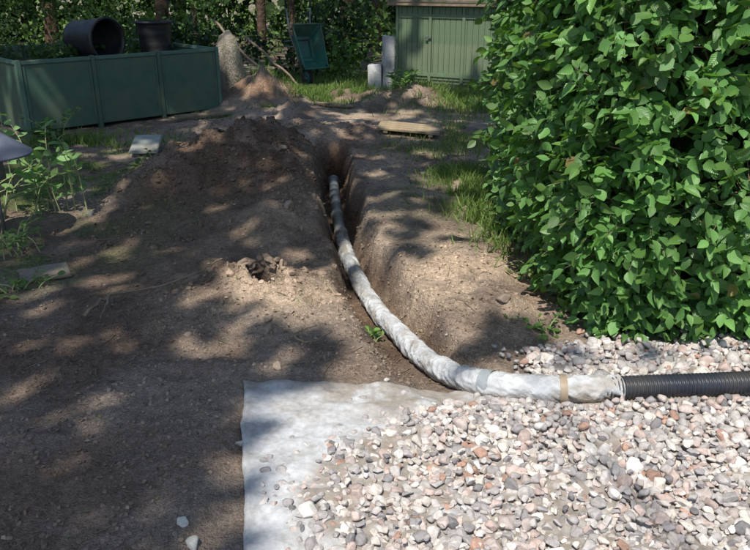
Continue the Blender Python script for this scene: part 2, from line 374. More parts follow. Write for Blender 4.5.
th=np.linspace(0,2*math.pi,NR,endpoint=False)
TT,SS=np.meshgrid(th,sfa); c,sn=np.cos(TT),np.sin(TT)
ridge=1-np.abs(fbm(SS/.045+c*1.6+sn*.8,sn*1.5+SS/.11-c,91,3))
ridge2=1-np.abs(fbm(SS/.14+TT*0+c*.7,sn*.9+SS/.4,96,3))
r=.0425+.009*(ridge**4)+.007*(ridge2**3)*.7+.004*(1-np.mod(SS/.19+TT/6.283,1))
r+=.006*fbm(SS/.22,c*.5,99,2)
r+=.006*ss(.28,.3,full[fi,0])[:,None]
for s0 in np.arange(.3,sfa[-1],.47): r-=.006*np.exp(-((SS-s0-.03*np.sin(TT))/.018)**2)
r-=ss(sfa[-1]-.14,sfa[-1],SS)*.007
up=c
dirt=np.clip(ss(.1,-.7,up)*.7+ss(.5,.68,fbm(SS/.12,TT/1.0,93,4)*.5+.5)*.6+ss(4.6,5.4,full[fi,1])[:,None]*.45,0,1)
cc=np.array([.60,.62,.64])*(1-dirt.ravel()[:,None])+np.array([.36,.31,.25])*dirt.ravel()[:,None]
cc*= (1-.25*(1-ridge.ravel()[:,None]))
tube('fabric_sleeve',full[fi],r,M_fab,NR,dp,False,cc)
def band(name,xa,xb,mat,rr):
    i=np.where((xpos>xa)&(xpos<xb)&(ypos<2.9))[0]; q=s[i]; TT,SS=np.meshgrid(th,q)
    tube(name,full[i],rr+.003*fbm(SS/.04+np.cos(TT),np.sin(TT),95,3),mat,NR,dp,False)
band('silver_tape_band',.455,.495,M_tape2,.0615); band('brown_tape_band',.745,.775,M_tape,.0615)
f2,s2=arc(PATH,.0028); k=np.where((f2[:,0]>.9)&(f2[:,1]<2.9))[0]
r2=.0435+.004*np.clip(np.sin(2*math.pi*s2[k]/.0165)*1.6,-1,1)
tube('corrugated_pipe',f2[k],r2+.002,M_black,24,dp)
# ------------------------------------------------------------ hedge
def hedge():
    cx,cy=2.25,4.31; hx,hy,hz=1.38,1.24,2.35
    def pts(n):
        w=np.array([2*hx*hz*1.5,2*hy*hz*1.4,4*hx*hy*.5,2*hy*hz*.3,2*hx*hz*.3]); w/=w.sum()
        f=rng.choice(5,n,p=w); a=rng.uniform(-1,1,n); z=rng.uniform(0.0,1,n); b=rng.uniform(-1,1,n)
        z=np.where(rng.random(n)<.14,rng.uniform(.02,.10,n),z)
        px=np.where(f==0,a*hx,np.where(f==1,-hx,np.where(f==2,a*hx,np.where(f==3,hx,a*hx))))
        py=np.where(f==0,-hy,np.where(f==1,a*hy,np.where(f==2,b*hy,np.where(f==3,a*hy,hy))))
        pz=np.where(f==2,hz,z*hz)
        nrm=np.zeros((n,3)); nrm[f==0]=(0,-1,0); nrm[f==1]=(-1,0,0); nrm[f==2]=(0,0,1); nrm[f==3]=(1,0,0); nrm[f==4]=(0,1,0)
        q=np.stack([px/hx,py/hy],-1); L=(np.abs(q)**6).sum(1)**(1/6); k=np.where(f==2,1,1/np.maximum(L,1e-6))
        px=px*k; py=py*k
        g=np.stack([np.sign(px)*np.abs(px/hx)**5,np.sign(py)*np.abs(py/hy)**5,np.zeros(n)],-1)
        nrm=norm(nrm+1.0*g*(f!=2)[:,None])
        t=px+2.3*py
        bul=.12*fbm(t/.45,pz/.4,101,3)+.07*fbm(t/.15,pz/.15,105,2)
        zz=pz/hz
        under=-.13*(1-ss(0,.22,zz))*np.where(f==1,1.3,.4)+.07*ss(.12,.45,zz)
        p=np.stack([cx+px,cy+py,pz],-1)+nrm*(bul+under)[:,None]
        return p,nrm
    n=6300; O,Nm=pts(n)
    dep=rng.exponential(.065,n); O=O-Nm*np.minimum(dep,.3)[:,None]-Nm*.10
    O[:,2]=np.maximum(O[:,2],.04)
    rd=rng.normal(size=(n,3))
    D=norm(Nm*.9+rd*.6+np.array([0,0,.15])); 
    k=7; Ls=rng.uniform(.13,.27,n)
    Nl=norm(Nm*.6+np.array([0,0,.7])+rng.normal(size=(n,3))*.42)
    Sd=norm(np.cross(D,Nl)); 
    pos=[];ax=[];nr=[];sz=[];cl=[]
    base=np.array([.115,.262,.078])
    hue=rng.random((n,1))
    for j in range(k):
        t=(j+.6)/k; sgn=1 if j%2 else -1
        if j==k-1: sgn=0
        p=O+D*(Ls*t)[:,None]+np.array([0,0,-1])*((t*t*Ls*.25)[:,None])
        a=norm(D*.75+Sd*sgn*.85+np.array([0,0,-.28])+rng.normal(size=(n,3))*.26)
        nn=norm(Nl+rng.normal(size=(n,3))*.38)
        pos.append(p);ax.append(a);nr.append(nn); sz.append(rng.uniform(.046,.090,n)*(1.0-.25*abs(t-.6)))
        c=base*(.7+.6*hue)*rng.uniform(.72,1.3,(n,1))+np.array([.05,.06,.0])*(t**2)*rng.random((n,1))
        cl.append(c)
    pos=np.vstack(pos);ax=np.vstack(ax);nr=np.vstack(nr);sz=np.concatenate(sz);cl=np.vstack(cl)
    old=rng.random(len(pos))<.004; cl[old]=np.array([.24,.20,.07])
    par=empty('beech_hedge')
    kind=rng.integers(0,3,len(pos)); kind[pos[:,2]<=.02]=9
    for i,tp in enumerate((LEAF,LEAF2,LEAF3)):
        kp=kind==i; batch('leaves_%d'%i,tp,LEAFF,pos[kp],ax[kp],nr[kp],sz[kp],cl[kp],M_leaf,par,True)
    V=[];Fs=[];o=0
    for i in range(0,n,2):
        a=O[i]-D[i]*.12; b=O[i]+D[i]*Ls[i]*.9-np.array([0,0,Ls[i]*.2])
        v,f=tube_v(np.array([a,(a+b)/2+[0,0,.01],b]),np.array([.0035,.0025,.0012]),4); V.append(v);Fs.append(f+o);o+=len(v)
    raw_mesh('twigs',np.vstack(V),np.vstack(Fs),M_twig,parent=par)
    m=14000; f=rng.uniform(-1,1,(m,3)); p=np.stack([cx+f[:,0]*(hx-.2),cy+f[:,1]*(hy-.2),(f[:,2]*.5+.5)*(hz-.1)+.06],-1)
    edge=np.maximum(np.abs(f[:,0]),np.abs(f[:,1])); kp=edge>.6; p=p[kp]; p[:,2]=np.maximum(p[:,2],.12); m=len(p)
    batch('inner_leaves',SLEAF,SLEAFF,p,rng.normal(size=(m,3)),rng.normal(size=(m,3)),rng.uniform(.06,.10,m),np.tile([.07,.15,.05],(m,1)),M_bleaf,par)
    for i in range(40):
        bx=cx+rng.uniform(-.85,.9)*hx; by=cy+rng.uniform(-.8,.8)*hy
        q=np.array([(bx,by,-.05),(bx+rng.normal()*.08,by+rng.normal()*.08,.7),(bx+rng.normal()*.2,by+rng.normal()*.2,2.1)])
        tube('stem_%d'%i,q,np.array([.025,.018,.006]),M_bark,7,par)
    bm=bmesh.new(); bmesh.ops.create_cube(bm,size=1); bmesh.ops.subdivide_edges(bm,edges=bm.edges,cuts=16,use_grid_fill=True)  # added dark body behind the leaves, stops light coming through the hedge
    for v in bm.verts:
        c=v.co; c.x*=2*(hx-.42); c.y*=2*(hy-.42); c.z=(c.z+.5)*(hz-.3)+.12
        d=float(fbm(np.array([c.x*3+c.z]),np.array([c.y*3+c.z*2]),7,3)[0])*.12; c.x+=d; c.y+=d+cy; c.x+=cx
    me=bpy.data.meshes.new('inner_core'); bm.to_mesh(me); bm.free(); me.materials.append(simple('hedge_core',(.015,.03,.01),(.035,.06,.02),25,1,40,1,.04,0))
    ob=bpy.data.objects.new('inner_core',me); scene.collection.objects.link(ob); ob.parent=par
hedge()
# ------------------------------------------------------------ box helper
def box(name,size,loc,mat,parent=None,rot=(0,0,0),bev=.006,jit=0):
    bm=bmesh.new(); bmesh.ops.create_cube(bm,size=1)
    for v in bm.verts: v.co=Vector((v.co.x*size[0],v.co.y*size[1],v.co.z*size[2]))
    if jit:
        bmesh.ops.subdivide_edges(bm,edges=bm.edges,cuts=3,use_grid_fill=True)
        for v in bm.verts: v.co+=Vector(rng.normal(size=3)*jit)
    if bev: bmesh.ops.bevel(bm,geom=bm.edges[:] if not jit else [e for e in bm.edges if e.calc_face_angle(0)>.8],offset=bev,segments=2,affect='EDGES')
    me=bpy.data.meshes.new(name); bm.to_mesh(me); bm.free(); me.materials.append(mat)
    ob=bpy.data.objects.new(name,me); scene.collection.objects.link(ob); ob.location=loc; ob.rotation_euler=rot
    if parent: ob.parent=parent
    return ob
M_green=simple('green_panel',(.058,.118,.082),(.085,.155,.112),6,.55,40,.2,.004,.4,0,(.12,.15,.10))
M_greenr=simple('green_rail',(.085,.155,.115),(.115,.19,.145),8,.6,40,.2,.004,.4)
M_shed=simple('shed_green',(.11,.18,.105),(.18,.26,.15),4,.75,30,.4,.006,.3,0,(.24,.26,.17))
M_shedd=simple('shed_dark',(.03,.045,.03),(.045,.06,.045),8,.8)
M_roof=simple('roof_felt',(.22,.19,.15),(.32,.27,.21),8,.9,60,.5,.01,.2,0,(.12,.15,.07))
M_wood=simple('old_wood',(.20,.15,.10),(.33,.26,.18),12,.85,40,.4,.006)
M_board=simple('board_wood',(.30,.23,.14),(.44,.35,.22),12,.8,40,.4,.006,.3,0,(.25,.2,.14))
M_conc=simple('concrete',(.40,.40,.40),(.52,.52,.51),12,.9,50,.6,.01,.2,0,(.26,.27,.24))
M_pale=simple('pale_block',(.60,.60,.58),(.70,.70,.68),12,.9,50,.5,.01,.2,0,(.42,.40,.35))
M_rock=simple('standing_rock',(.32,.28,.22),(.50,.44,.37),5,.9,20,.9,.04,.2,0,(.17,.18,.11))
M_blackp=simple('black_plastic',(.012,.013,.015),(.028,.03,.032),8,.45,40,.15,.003,.5,0,(.05,.045,.04))
M_barrow=simple('barrow_green',(.02,.12,.09),(.035,.17,.13),8,.5,40,.2,.003,.5,0,(.08,.07,.05))
M_steel=simple('steel_tube',(.12,.13,.13),(.25,.26,.26),12,.5,40,.2,.002,.5,.5)
M_rubber=simple('rubber',(.01,.01,.01),(.03,.03,.03),12,.8)
M_slate=simple('slate_slab',(.26,.29,.265),(.37,.40,.365),7,.8,30,.5,.008,.3,0,(.22,.2,.15))
M_dslab=simple('soiled_slab',(.20,.17,.14),(.32,.29,.25),7,.9,30,.6,.01,.2,0,(.2,.15,.11))
# raised bed
rb=empty('raised_bed',(-3.85,8.2,0),(0,0,math.atan2(1.72,1.79)))
L=2.48; W=2.1; ht=.82
def panels(n,length,frm,ang,nm):
    pw=length/n
    for i in range(n):
        c=(i+.5)*pw; ca,sa=math.cos(ang),math.sin(ang)
        def pt(u,v,z): return (frm[0]+u*ca-v*sa,frm[1]+u*sa+v*ca,z)
        box('%s_panel_%d'%(nm,i),(pw-.05,.03,ht-.10),pt(c,0,ht/2-.02),M_green,rb,(0,0,ang))
        for kk in (-1,1): box('%s_stile_%d_%d'%(nm,i,kk),(.035,.045,ht-.12),pt(c+kk*(pw/2-.045),0,ht/2-.02),M_green,rb,(0,0,ang),.004)
        box('%s_rail_%d'%(nm,i),(pw-.055,.055,.04),pt(c,0,ht-.045),M_greenr,rb,(0,0,ang))
    for i in range(n+1):
        c=i*pw; ca,sa=math.cos(ang),math.sin(ang)
        if nm in('side','side2') and i==0: continue
        if nm=='back' and i in (0,n): continue
        box('%s_post_%d'%(nm,i),(.05,.065,ht+.03),(frm[0]+c*ca,frm[1]+c*sa,ht/2-.03),M_greenr if i%3==0 else M_green,rb,(0,0,ang))
panels(3,L,(0,0),0,'front'); panels(2,W,(0,0),math.pi/2,'side'); panels(2,W,(L,0),math.pi/2,'side2'); panels(3,L,(0,W),0,'back')
n1=60; a,b=np.meshgrid(np.linspace(.02,L-.02,n1),np.linspace(.02,W-.02,n1)); z=.62+.06*fbm(a/.3,b/.3,5,4)+.03*fbm(a/.08,b/.08,6,3)
idx=np.arange(n1*n1).reshape(n1,n1); F=np.stack([idx[:-1,:-1],idx[:-1,1:],idx[1:,1:],idx[1:,:-1]],-1).reshape(-1,4)
raw_mesh('bed_soil',np.stack([a,b,z],-1).reshape(-1,3),F,M_ground,np.tile([.09,.065,.045],(n1*n1,1)),parent=rb)
k=2600; aa=rng.uniform(.1,L-.1,k); bb=rng.uniform(.9,W-.1,k); kk=fbm(aa/.3,bb/.3,8,2)>.0; aa=aa[kk];bb=bb[kk];k=len(aa)
batch('bed_weeds',SLEAF,SLEAFF,np.stack([aa,bb,.62+rng.uniform(.02,.22,k)],-1),rng.normal(size=(k,3)),rng.normal(size=(k,3))*.5+np.array([0,0,.8]),rng.uniform(.04,.10,k),np.array([.06,.12,.035])*rng.uniform(.6,1.4,(k,1)),M_bleaf,rb)
def lathe(name,prof,mat,parent=None,n=36,loc=(0,0,0),rot=(0,0,0)):
    prof=np.array(prof); th=np.linspace(0,2*math.pi,n,endpoint=False)
    V=np.stack([prof[:,0:1]*np.cos(th),prof[:,0:1]*np.sin(th),np.repeat(prof[:,1:2],n,1)],-1)
    i=np.arange(len(prof)-1)[:,None]*n; j=np.arange(n)[None]; j2=(j+1)%n
    F=np.stack([i+j,i+j2,i+n+j2,i+n+j],-1).reshape(-1,4)
    ob=raw_mesh(name,V.reshape(-1,3),F,mat,parent=parent); ob.location=loc; ob.rotation_euler=rot; return ob
def bin_(name,r1,r2,h,loc,rot):
    e=empty(name,loc,rot)
    pr=[(0.001,0),(r1*.97,0),(r1,.02)]
    for t in np.linspace(.05,.88,14): pr.append((r1+(r2-r1)*t+(.006 if int(t*14)%4==0 else 0),h*t))
    pr+=[(r2,h*.92),(r2+.02,h*.93),(r2+.02,h),(r2-.012,h),(r2-.014,h*.9),(r1-.012,.03),(.001,.03)]
    lathe('shell',pr,M_blackp,e)
    return e
bin_('black_plastic_bin',.21,.255,.62,(-3.88,10.02,.91),(math.radians(90),0,math.radians(58)))
bin_('plastic_plant_pot',.19,.235,.44,(-2.98,10.45,.66),(0,0,0))
# shed
ang=math.atan2(-.85,1.44)
sh=empty('garden_shed',(.37,12.7,0),(0,0,ang))
SL=2.9; SHH=1.22; SD_=1.7
box('front_wall',(SL,.04,SHH),(SL/2,0,SHH/2+.03),M_shed,sh)
box('end_wall',(.04,SD_-.05,SHH),(.02,SD_/2+.001,SHH/2+.03),M_shed,sh); box('far_end_wall',(.04,SD_-.05,SHH),(SL-.02,SD_/2+.001,SHH/2+.03),M_shed,sh); box('back_wall',(SL-.1,.04,SHH+.2),(SL/2,SD_,SHH/2+.1),M_shed,sh)
box('base_plinth',(SL+.1,SD_+.1,.08),(SL/2,SD_/2,.01),M_shedd,sh)
nb=30
for i in range(nb):
    wv=SL/nb; box('board_%d'%i,(wv-.006,.014,SHH-.1),(wv*(i+.5),-.029,SHH/2+.05),M_shed,sh,bev=.002)
for i,xp in enumerate([.02,.62,1.2,1.78,2.36]): box('batten_%d'%i,(.05,.018,SHH-.06),(xp,-.048,SHH/2+.04),M_shed,sh,bev=.004)
for i,xp in enumerate([.60,1.76]):
    box('door_gap_%d'%i,(.014,.03,SHH-.1),(xp+.045,-.028,SHH/2+.05),M_shedd,sh,bev=0)
    box('latch_%d'%i,(.1,.015,.03),(xp,-.072,.75),M_steel,sh,bev=.003)
for z_ in (.18,1.08): box('ledge_%d'%int(z_*10),(SL-.1,.014,.06),(SL/2,-.045,z_),M_shed,sh,bev=.003)
box('fascia',(SL+.24,.03,.1),(SL/2,-.13,SHH+.06),M_wood,sh)
pr=math.atan2(.34,SD_)
box('roof',(SL+.3,SD_+.35,.05),(SL/2,SD_/2-.0,SHH+.28),M_roof,sh,(pr,0,0),.01)
# wheelbarrow
wb=empty('wheelbarrow',(-1.08,12.0,.16),(0,math.radians(68),math.radians(-52)))
wb.scale=(.80,.80,.80)
tb=np.array([(-.38,-.32,.6),(.48,-.27,.6),(.48,.27,.6),(-.38,.32,.6),(-.2,-.2,.3),(.22,-.17,.3),(.22,.17,.3),(-.2,.2,.3)])
bm=bmesh.new(); vs=[bm.verts.new(v-np.array([.55,0,.18])) for v in tb]
for f in [(4,5,6,7),(0,1,5,4),(1,2,6,5),(2,3,7,6),(3,0,4,7)]: bm.faces.new([vs[i] for i in f])
bmesh.ops.bevel(bm,geom=[e for e in bm.edges if len(e.link_faces)==2],offset=.05,segments=4,affect='EDGES')
me=bpy.data.meshes.new('tray'); bm.to_mesh(me); bm.free(); me.materials.append(M_barrow); ob=bpy.data.objects.new('tray',me); scene.collection.objects.link(ob); ob.parent=wb
md=ob.modifiers.new('s','SOLIDIFY'); md.thickness=.012
rim=np.array([tb[i]-np.array([.55,0,.175]) for i in (0,1,2,3,0)]); rr=np.vstack([np.linspace(rim[i],rim[i+1],8,endpoint=False) for i in range(4)]+[rim[4:5]])
tube('tray_rim',rr,.014,M_barrow,8,wb)
t_=np.linspace(0,2*math.pi,33); tube('tyre',np.stack([.16*np.cos(t_),0*t_,.16*np.sin(t_)],-1),.035,M_rubber,10,wb,False)
lathe('hub',[(.001,-.05),(.035,-.05),(.035,.05),(.001,.05)],M_steel,wb,16,(0,0,0),(math.pi/2,0,0))
lathe('wheel_disc',[(.03,-.012),(.14,-.02),(.14,.02),(.03,.012)],M_barrow,wb,24,(0,0,0),(math.pi/2,0,0))
for sg in(-1,1):
    tube('handle_%d'%sg,np.array([(.02,sg*.07,0),(-.35,sg*.15,.1),(-.9,sg*.24,.14),(-1.4,sg*.28,.32)]),.016,M_steel,8,wb)
    tube('grip_%d'%sg,np.array([(-1.3,sg*.272,.285),(-1.45,sg*.286,.335)]),.022,M_rubber,8,wb)
    tube('leg_%d'%sg,np.array([(-.72,sg*.21,.13),(-.8,sg*.22,-.17),(-.7,sg*.22,-.17),(-.6,sg*.2,.12)]),.013,M_steel,8,wb)
T3,f3=rocks(6,4,rng,14)
def bigrock(name,loc,size,rotz,mat,tilt=0,k=0):
    v=T3[k]; ob=raw_mesh(name,v,f3,mat)
    ext=v.max(0)-v.min(0); ob.scale=tuple(np.array(size)/ext); ob.location=loc; ob.rotation_euler=(tilt,0,rotz); return ob
bigrock('standing_stone',(-2.08,11.2,.36),(.48,.3,1.1),.2,M_rock,0,3)
box('concrete_post',(.17,.15,.84),(.20,11.7,.40),M_conc,None,(0,.02,.2),.012,.003)
box('concrete_block',(.2,.18,.42),(.0,11.66,.2),M_pale,None,(0,-.03,-.1),.012,.003)
def ground_slab(name,x,y,sx,sy,t,mat,rz,tilt=(0,0),dz=.02): return box(name,(sx,sy,t),(x,y,gz(x,y)+t/2+dz),mat,None,(tilt[0],tilt[1],rz),.006,.0015)
wbd=empty('wooden_board',(.39,8.35,gz(.39,8.35)+.06),(math.radians(1),math.radians(4),-.12))
for i in range(4): box('plank_%d'%i,(.70,.108,.022),(0,(i-1.5)*.112,0),M_board,wbd,bev=.004)
for i in(-1,1): box('batten_%d'%i,(.05,.44,.03),(i*.25,0,-.027),M_board,wbd,bev=.004)
ground_slab('slate_slab',-2.32,7.42,.27,.5,.03,M_slate,.15,(.14,.02),.06)
ground_slab('slate_slab.001',-1.98,4.1,.28,.25,.015,M_dslab,.5,dz=-.005)
ground_slab('paving_slab',-.5,8.7,.75,.25,.04,M_dslab,.05,dz=0)
ground_slab('wood_plank',-1.75,8.05,.5,.12,.03,M_wood,.2)
ground_slab('paving_slab.001',-1.1,7.7,.3,.2,.04,M_dslab,-.3,(.1,.1),dz=.02)
ground_slab('wood_plank.001',-.55,10.0,.6,.09,.03,M_wood,-.5,dz=.03)
ground_slab('wood_plank.002',-2.1,9.1,.7,.1,.03,M_wood,.5,dz=.03)
def stick(name,pts,r0,r1,mat=M_twig,parent=None):
    q=catmull(np.array(pts,float),6); q[1:-1]+=rng.normal(size=(len(q)-2,3))*r0*.5
    return tube(name,q,np.linspace(r0,r1,len(q)),mat,8,parent)
stick('leaning_pole',[(-2.4,11.6,1.05),(-1.9,11.1,.62),(-1.25,10.6,.1)],.02,.018)
stick('leaning_pole.001',[(-2.0,11.9,.8),(-1.55,11.2,.55),(-.95,10.9,.05)],.02,.016)
fb=empty('fallen_branch')
def gs(pts,lift=.02): return [(a,b,gz(a,b)+lift+c) for a,b,c in pts]
stick('main',gs([(-1.5,3.45,0),(-1.42,3.62,.03),(-1.2,3.74,.03),(-.98,3.80,.02),(-.85,3.84,.03)]),.010,.004,M_twig,fb)
stick('fork',gs([(-1.42,3.62,.03),(-1.4,3.4,.0)]),.007,.003,M_twig,fb)
fb2=empty('fallen_branch.001')
stick('main',gs([(-.5,3.22,.02),(-.4,3.12,.03),(-.32,3.05,.02),(-.2,3.1,.05)]),.006,.003,M_twig,fb2)
stick('fork',gs([(-.4,3.12,.02),(-.28,3.18,.05)]),.004,.002,M_twig,fb2)
gl=empty('garden_lamp',(-2.50,4.72,0.02))
lathe('shade',[(.001,.72),(.03,.71),(.26,.545),(.262,.53),(.25,.53),(.03,.68),(.001,.685)],simple('lamp_metal',(.12,.135,.18),(.17,.19,.24),12,.4,40,.15,.002,.5),gl)
lathe('lantern',[(.001,.36),(.07,.37),(.075,.38),(.06,.64),(.001,.64)],M_steel,gl,20); tube('stake',np.array([(0,0,-.1),(0,0,.2),(0,0,.38)]),.012,M_steel,10,gl)
M_stem=simple('stem_green',(.24,.27,.12),(.38,.38,.22),10,.7)
def plant(name,cx,cy,n,hgt,spread,ls,colr,lpn=16,tall=1):
    par=empty(name); Vs=[];Fs=[];o=0;O=[];A=[];N=[];S=[]
    for i in range(n):
        a=rng.uniform(0,6.28); d=np.array([math.cos(a),math.sin(a)])*rng.uniform(.3,1)*spread; h=hgt*rng.uniform(.5,1)
        b=np.array([cx,cy])+rng.normal(size=2)*spread*.25; z0=gz(b[0],b[1])-.02
        q=catmull(np.array([(b[0],b[1],z0),(b[0]+d[0]*.3,b[1]+d[1]*.3,z0+h*.6),(b[0]+d[0],b[1]+d[1],z0+h*rng.uniform(.7,1))]),8)
        v,f=tube_v(q,np.linspace(.006,.002,len(q)),5); Vs.append(v);Fs.append(f+o);o+=len(v)
        for t in np.linspace(.2,1,lpn):
            k=int(t*(len(q)-1)); O.append(q[k]); dr=norm(np.r_[rng.normal(size=2),.35+.2*rng.normal()]); A.append(dr); N.append(norm(np.array([0,-.3,1])+.4*rng.normal(size=3))); S.append(ls*rng.uniform(.6,1.2))
    raw_mesh('stems',np.vstack(Vs),np.vstack(Fs),M_stem,parent=par)
    n=len(O); batch('leaves',LEAF*np.array([.85,1,1]),LEAFF,np.array(O),np.array(A),np.array(N),np.array(S),np.array(colr)*rng.uniform(.7,1.3,(n,1)),M_bleaf,par)
plant('weed_plant',-2.42,5.35,14,.85,.40,.10,(.20,.34,.13),10)
plant('weed_plant.001',-2.3,4.45,12,.28,.3,.05,(.15,.25,.08),8)
plant('weed_plant.002',-2.7,4.95,16,.6,.5,.075,(.16,.27,.09),8)
plant('weed_plant.003',.95,4.9,14,.22,.2,.05,(.14,.24,.07),8)
plant('weed_plant.004',.90,3.95,14,.15,.18,.045,(.15,.22,.07),8)
plant('weed_plant.005',.0,3.50,5,.09,.06,.035,(.15,.30,.07),5)
plant('weed_plant.006',-2.0,6.2,10,.10,.2,.05,(.11,.18,.05),6)
plant('weed_plant.007',-3.3,7.6,14,.45,.3,.08,(.12,.21,.07))
plant('weed_plant.008',.35,10.3,14,.3,.3,.07,(.14,.26,.07))
plant('weed_plant.009',.82,3.22,8,.10,.12,.04,(.13,.24,.06),6)
plant('weed_plant.010',-2.0,3.85,10,.12,.18,.045,(.14,.23,.07),6)
def grass():
    patches=[(-2.6,6.4,.9,1.0,2600,.04),(.78,6.0,.3,.9,3000,.09),(.85,5.2,.15,.6,1000,.11),(-2.1,4.3,.5,.4,500,.035),(-.75,10.9,.7,.6,7000,.10),(1.35,10.6,.8,.8,6000,.12),(-1.8,5.0,.6,.5,400,.035),(0,12.8,3.5,1.0,7000,.14),(.6,7.6,.6,.5,900,.06),(-3.4,6.6,.8,1.2,2200,.06),(-.9,3.9,1.,.6,100,.04),(1.1,8.4,.6,.9,2200,.08),(-3.2,7.9,1,.3,1500,.1),(-1.7,9.4,.5,.3,900,.07)]
    O=[];S=[]
    for cx,cy,rx,ry,n,h in patches:
        a=cx+rng.normal(size=n)*rx*.6; b=cy+rng.normal(size=n)*ry*.6
        keep=(fbm(a/.28,b/.28,41,4)*.5+.5)>.42; a=a[keep]; b=b[keep]
        hz,w,mz,fl=H(a,b,True); k=(w<.1)&(fl<.1)
        O.append(np.stack([a,b,hz-.004],-1)[k]); S.append(np.full(k.sum(),h))
    O=np.vstack(O); S=np.concatenate(S); n=len(O)
    A=norm(np.stack([rng.normal(size=n)*.45,rng.normal(size=n)*.45,np.ones(n)],-1)); N=rng.normal(size=(n,3)); N[:,2]=.2
    c=np.array([.15,.24,.06])*rng.uniform(.6,1.35,(n,1))+np.array([.10,.07,.03])*(rng.random((n,1))<.15)
    batch('grass',BLADE*np.array([1.6,1,1]),BLADEF,O,A,N,S*rng.uniform(.5,1.3,n),c,M_grass)
grass()
n=3000; a=rng.uniform(-3.6,1.4,n); b=rng.uniform(1.4,10,n); h,w,mz,fl=H(a,b,True); k=(fl<.1); a=a[k];b=b[k];h=h[k]; n=len(a)
A=rng.normal(size=(n,3)); A[:,2]*=.15; N=np.tile([0,0,1.],(n,1))+.35*rng.normal(size=(n,3))
C=np.array([(.34,.25,.16),(.2,.13,.08),(.17,.19,.08),(.42,.35,.25),(.14,.1,.07)])[rng.integers(0,5,n)]
batch('leaf_litter',SLEAF,SLEAFF,np.stack([a,b,h+.008],-1),A,N,rng.uniform(.010,.028,n),C,M_litter)
Vs=[];Fs=[];o=0
for i in range(480):
    x0=rng.uniform(-3,1.2); y0=rng.uniform(1.6,9); 
    t=rng.uniform(0,6.28); l=rng.uniform(.02,.08); q=[]
    for u in(-1,0,1):
        xx=x0+u*l*math.cos(t)+rng.normal()*.004; yy=y0+u*l*math.sin(t); q.append((xx,yy,gz(xx,yy)+.007))
    if H(np.array([x0]),np.array([y0]),True)[3][0]>.1: continue
    v,f=tube_v(np.array(q),np.array([.0022,.002,.001]),5); Vs.append(v);Fs.append(f+o);o+=len(v)
raw_mesh('twig_litter',np.vstack(Vs),np.vstack(Fs),M_twig)
# ------------------------------------------------------------ background undergrowth
def undergrowth():
    O=[];S=[];C=[]
    cl=[]
    for i in range(150):
        cx=rng.uniform(-15,9); cy=rng.uniform(13.6,21); cz=rng.uniform(.1,2.6)
        if cx>-.2 and cx<4 and cy<15.5: continue
        cl.append((cx,cy,cz,rng.uniform(.45,1.1)))
    for i in range(30): cl.append((rng.uniform(-9,-5.2),rng.uniform(8.5,14),rng.uniform(.1,2),rng.uniform(.4,.8)))
    for i in range(30): cl.append((rng.uniform(-5.2,-.5),rng.uniform(12.7,13.8),rng.uniform(.0,.9),rng.uniform(.25,.5)))
    for i in range(20): cl.append((rng.uniform(3.2,7),rng.uniform(6.5,12),rng.uniform(.1,2),rng.uniform(.5,.9)))
    for cx,cy,cz,r in cl:
        m=int(430*r); d=norm(rng.normal(size=(m,3)))*(r*rng.random((m,1))**.4); 
        p=np.array([cx,cy,cz])+d*np.array([1,1,.8]); O.append(p); S.append(np.full(m,rng.choice([.07,.1,.14])))
        base=np.array([(.035,.075,.025),(.06,.12,.035),(.02,.045,.015),(.13,.23,.06)][rng.integers(0,4)])
        C.append(base*rng.uniform(.6,1.4,(m,1)))
    O=np.vstack(O);S=np.concatenate(S);C=np.vstack(C); k=O[:,2]>.01; O=O[k];S=S[k];C=C[k]; n=len(O)
    batch('undergrowth_shrubs',SLEAF,SLEAFF,O,rng.normal(size=(n,3))+np.array([0,-.3,-.2]),rng.normal(size=(n,3))*.6+np.array([0,-.3,.7]),S*rng.uniform(.6,1.3,n),C,M_bleaf)
    n=22000; th=rng.uniform(-.3,math.pi+.3,n); R=rng.uniform(22,27,n); z=rng.uniform(0,6,n)+1.0*fbm(th*6,th*0,3,3)
    O=np.stack([R*np.cos(th),R*np.sin(th),np.maximum(z,.05)],-1)
    batch('distant_trees',SLEAF,SLEAFF,O,rng.normal(size=(n,3)),rng.normal(size=(n,3)),rng.uniform(.35,.8,n),np.array([.03,.06,.018])*rng.uniform(.5,1.4,(n,1)),M_bleaf)
undergrowth()
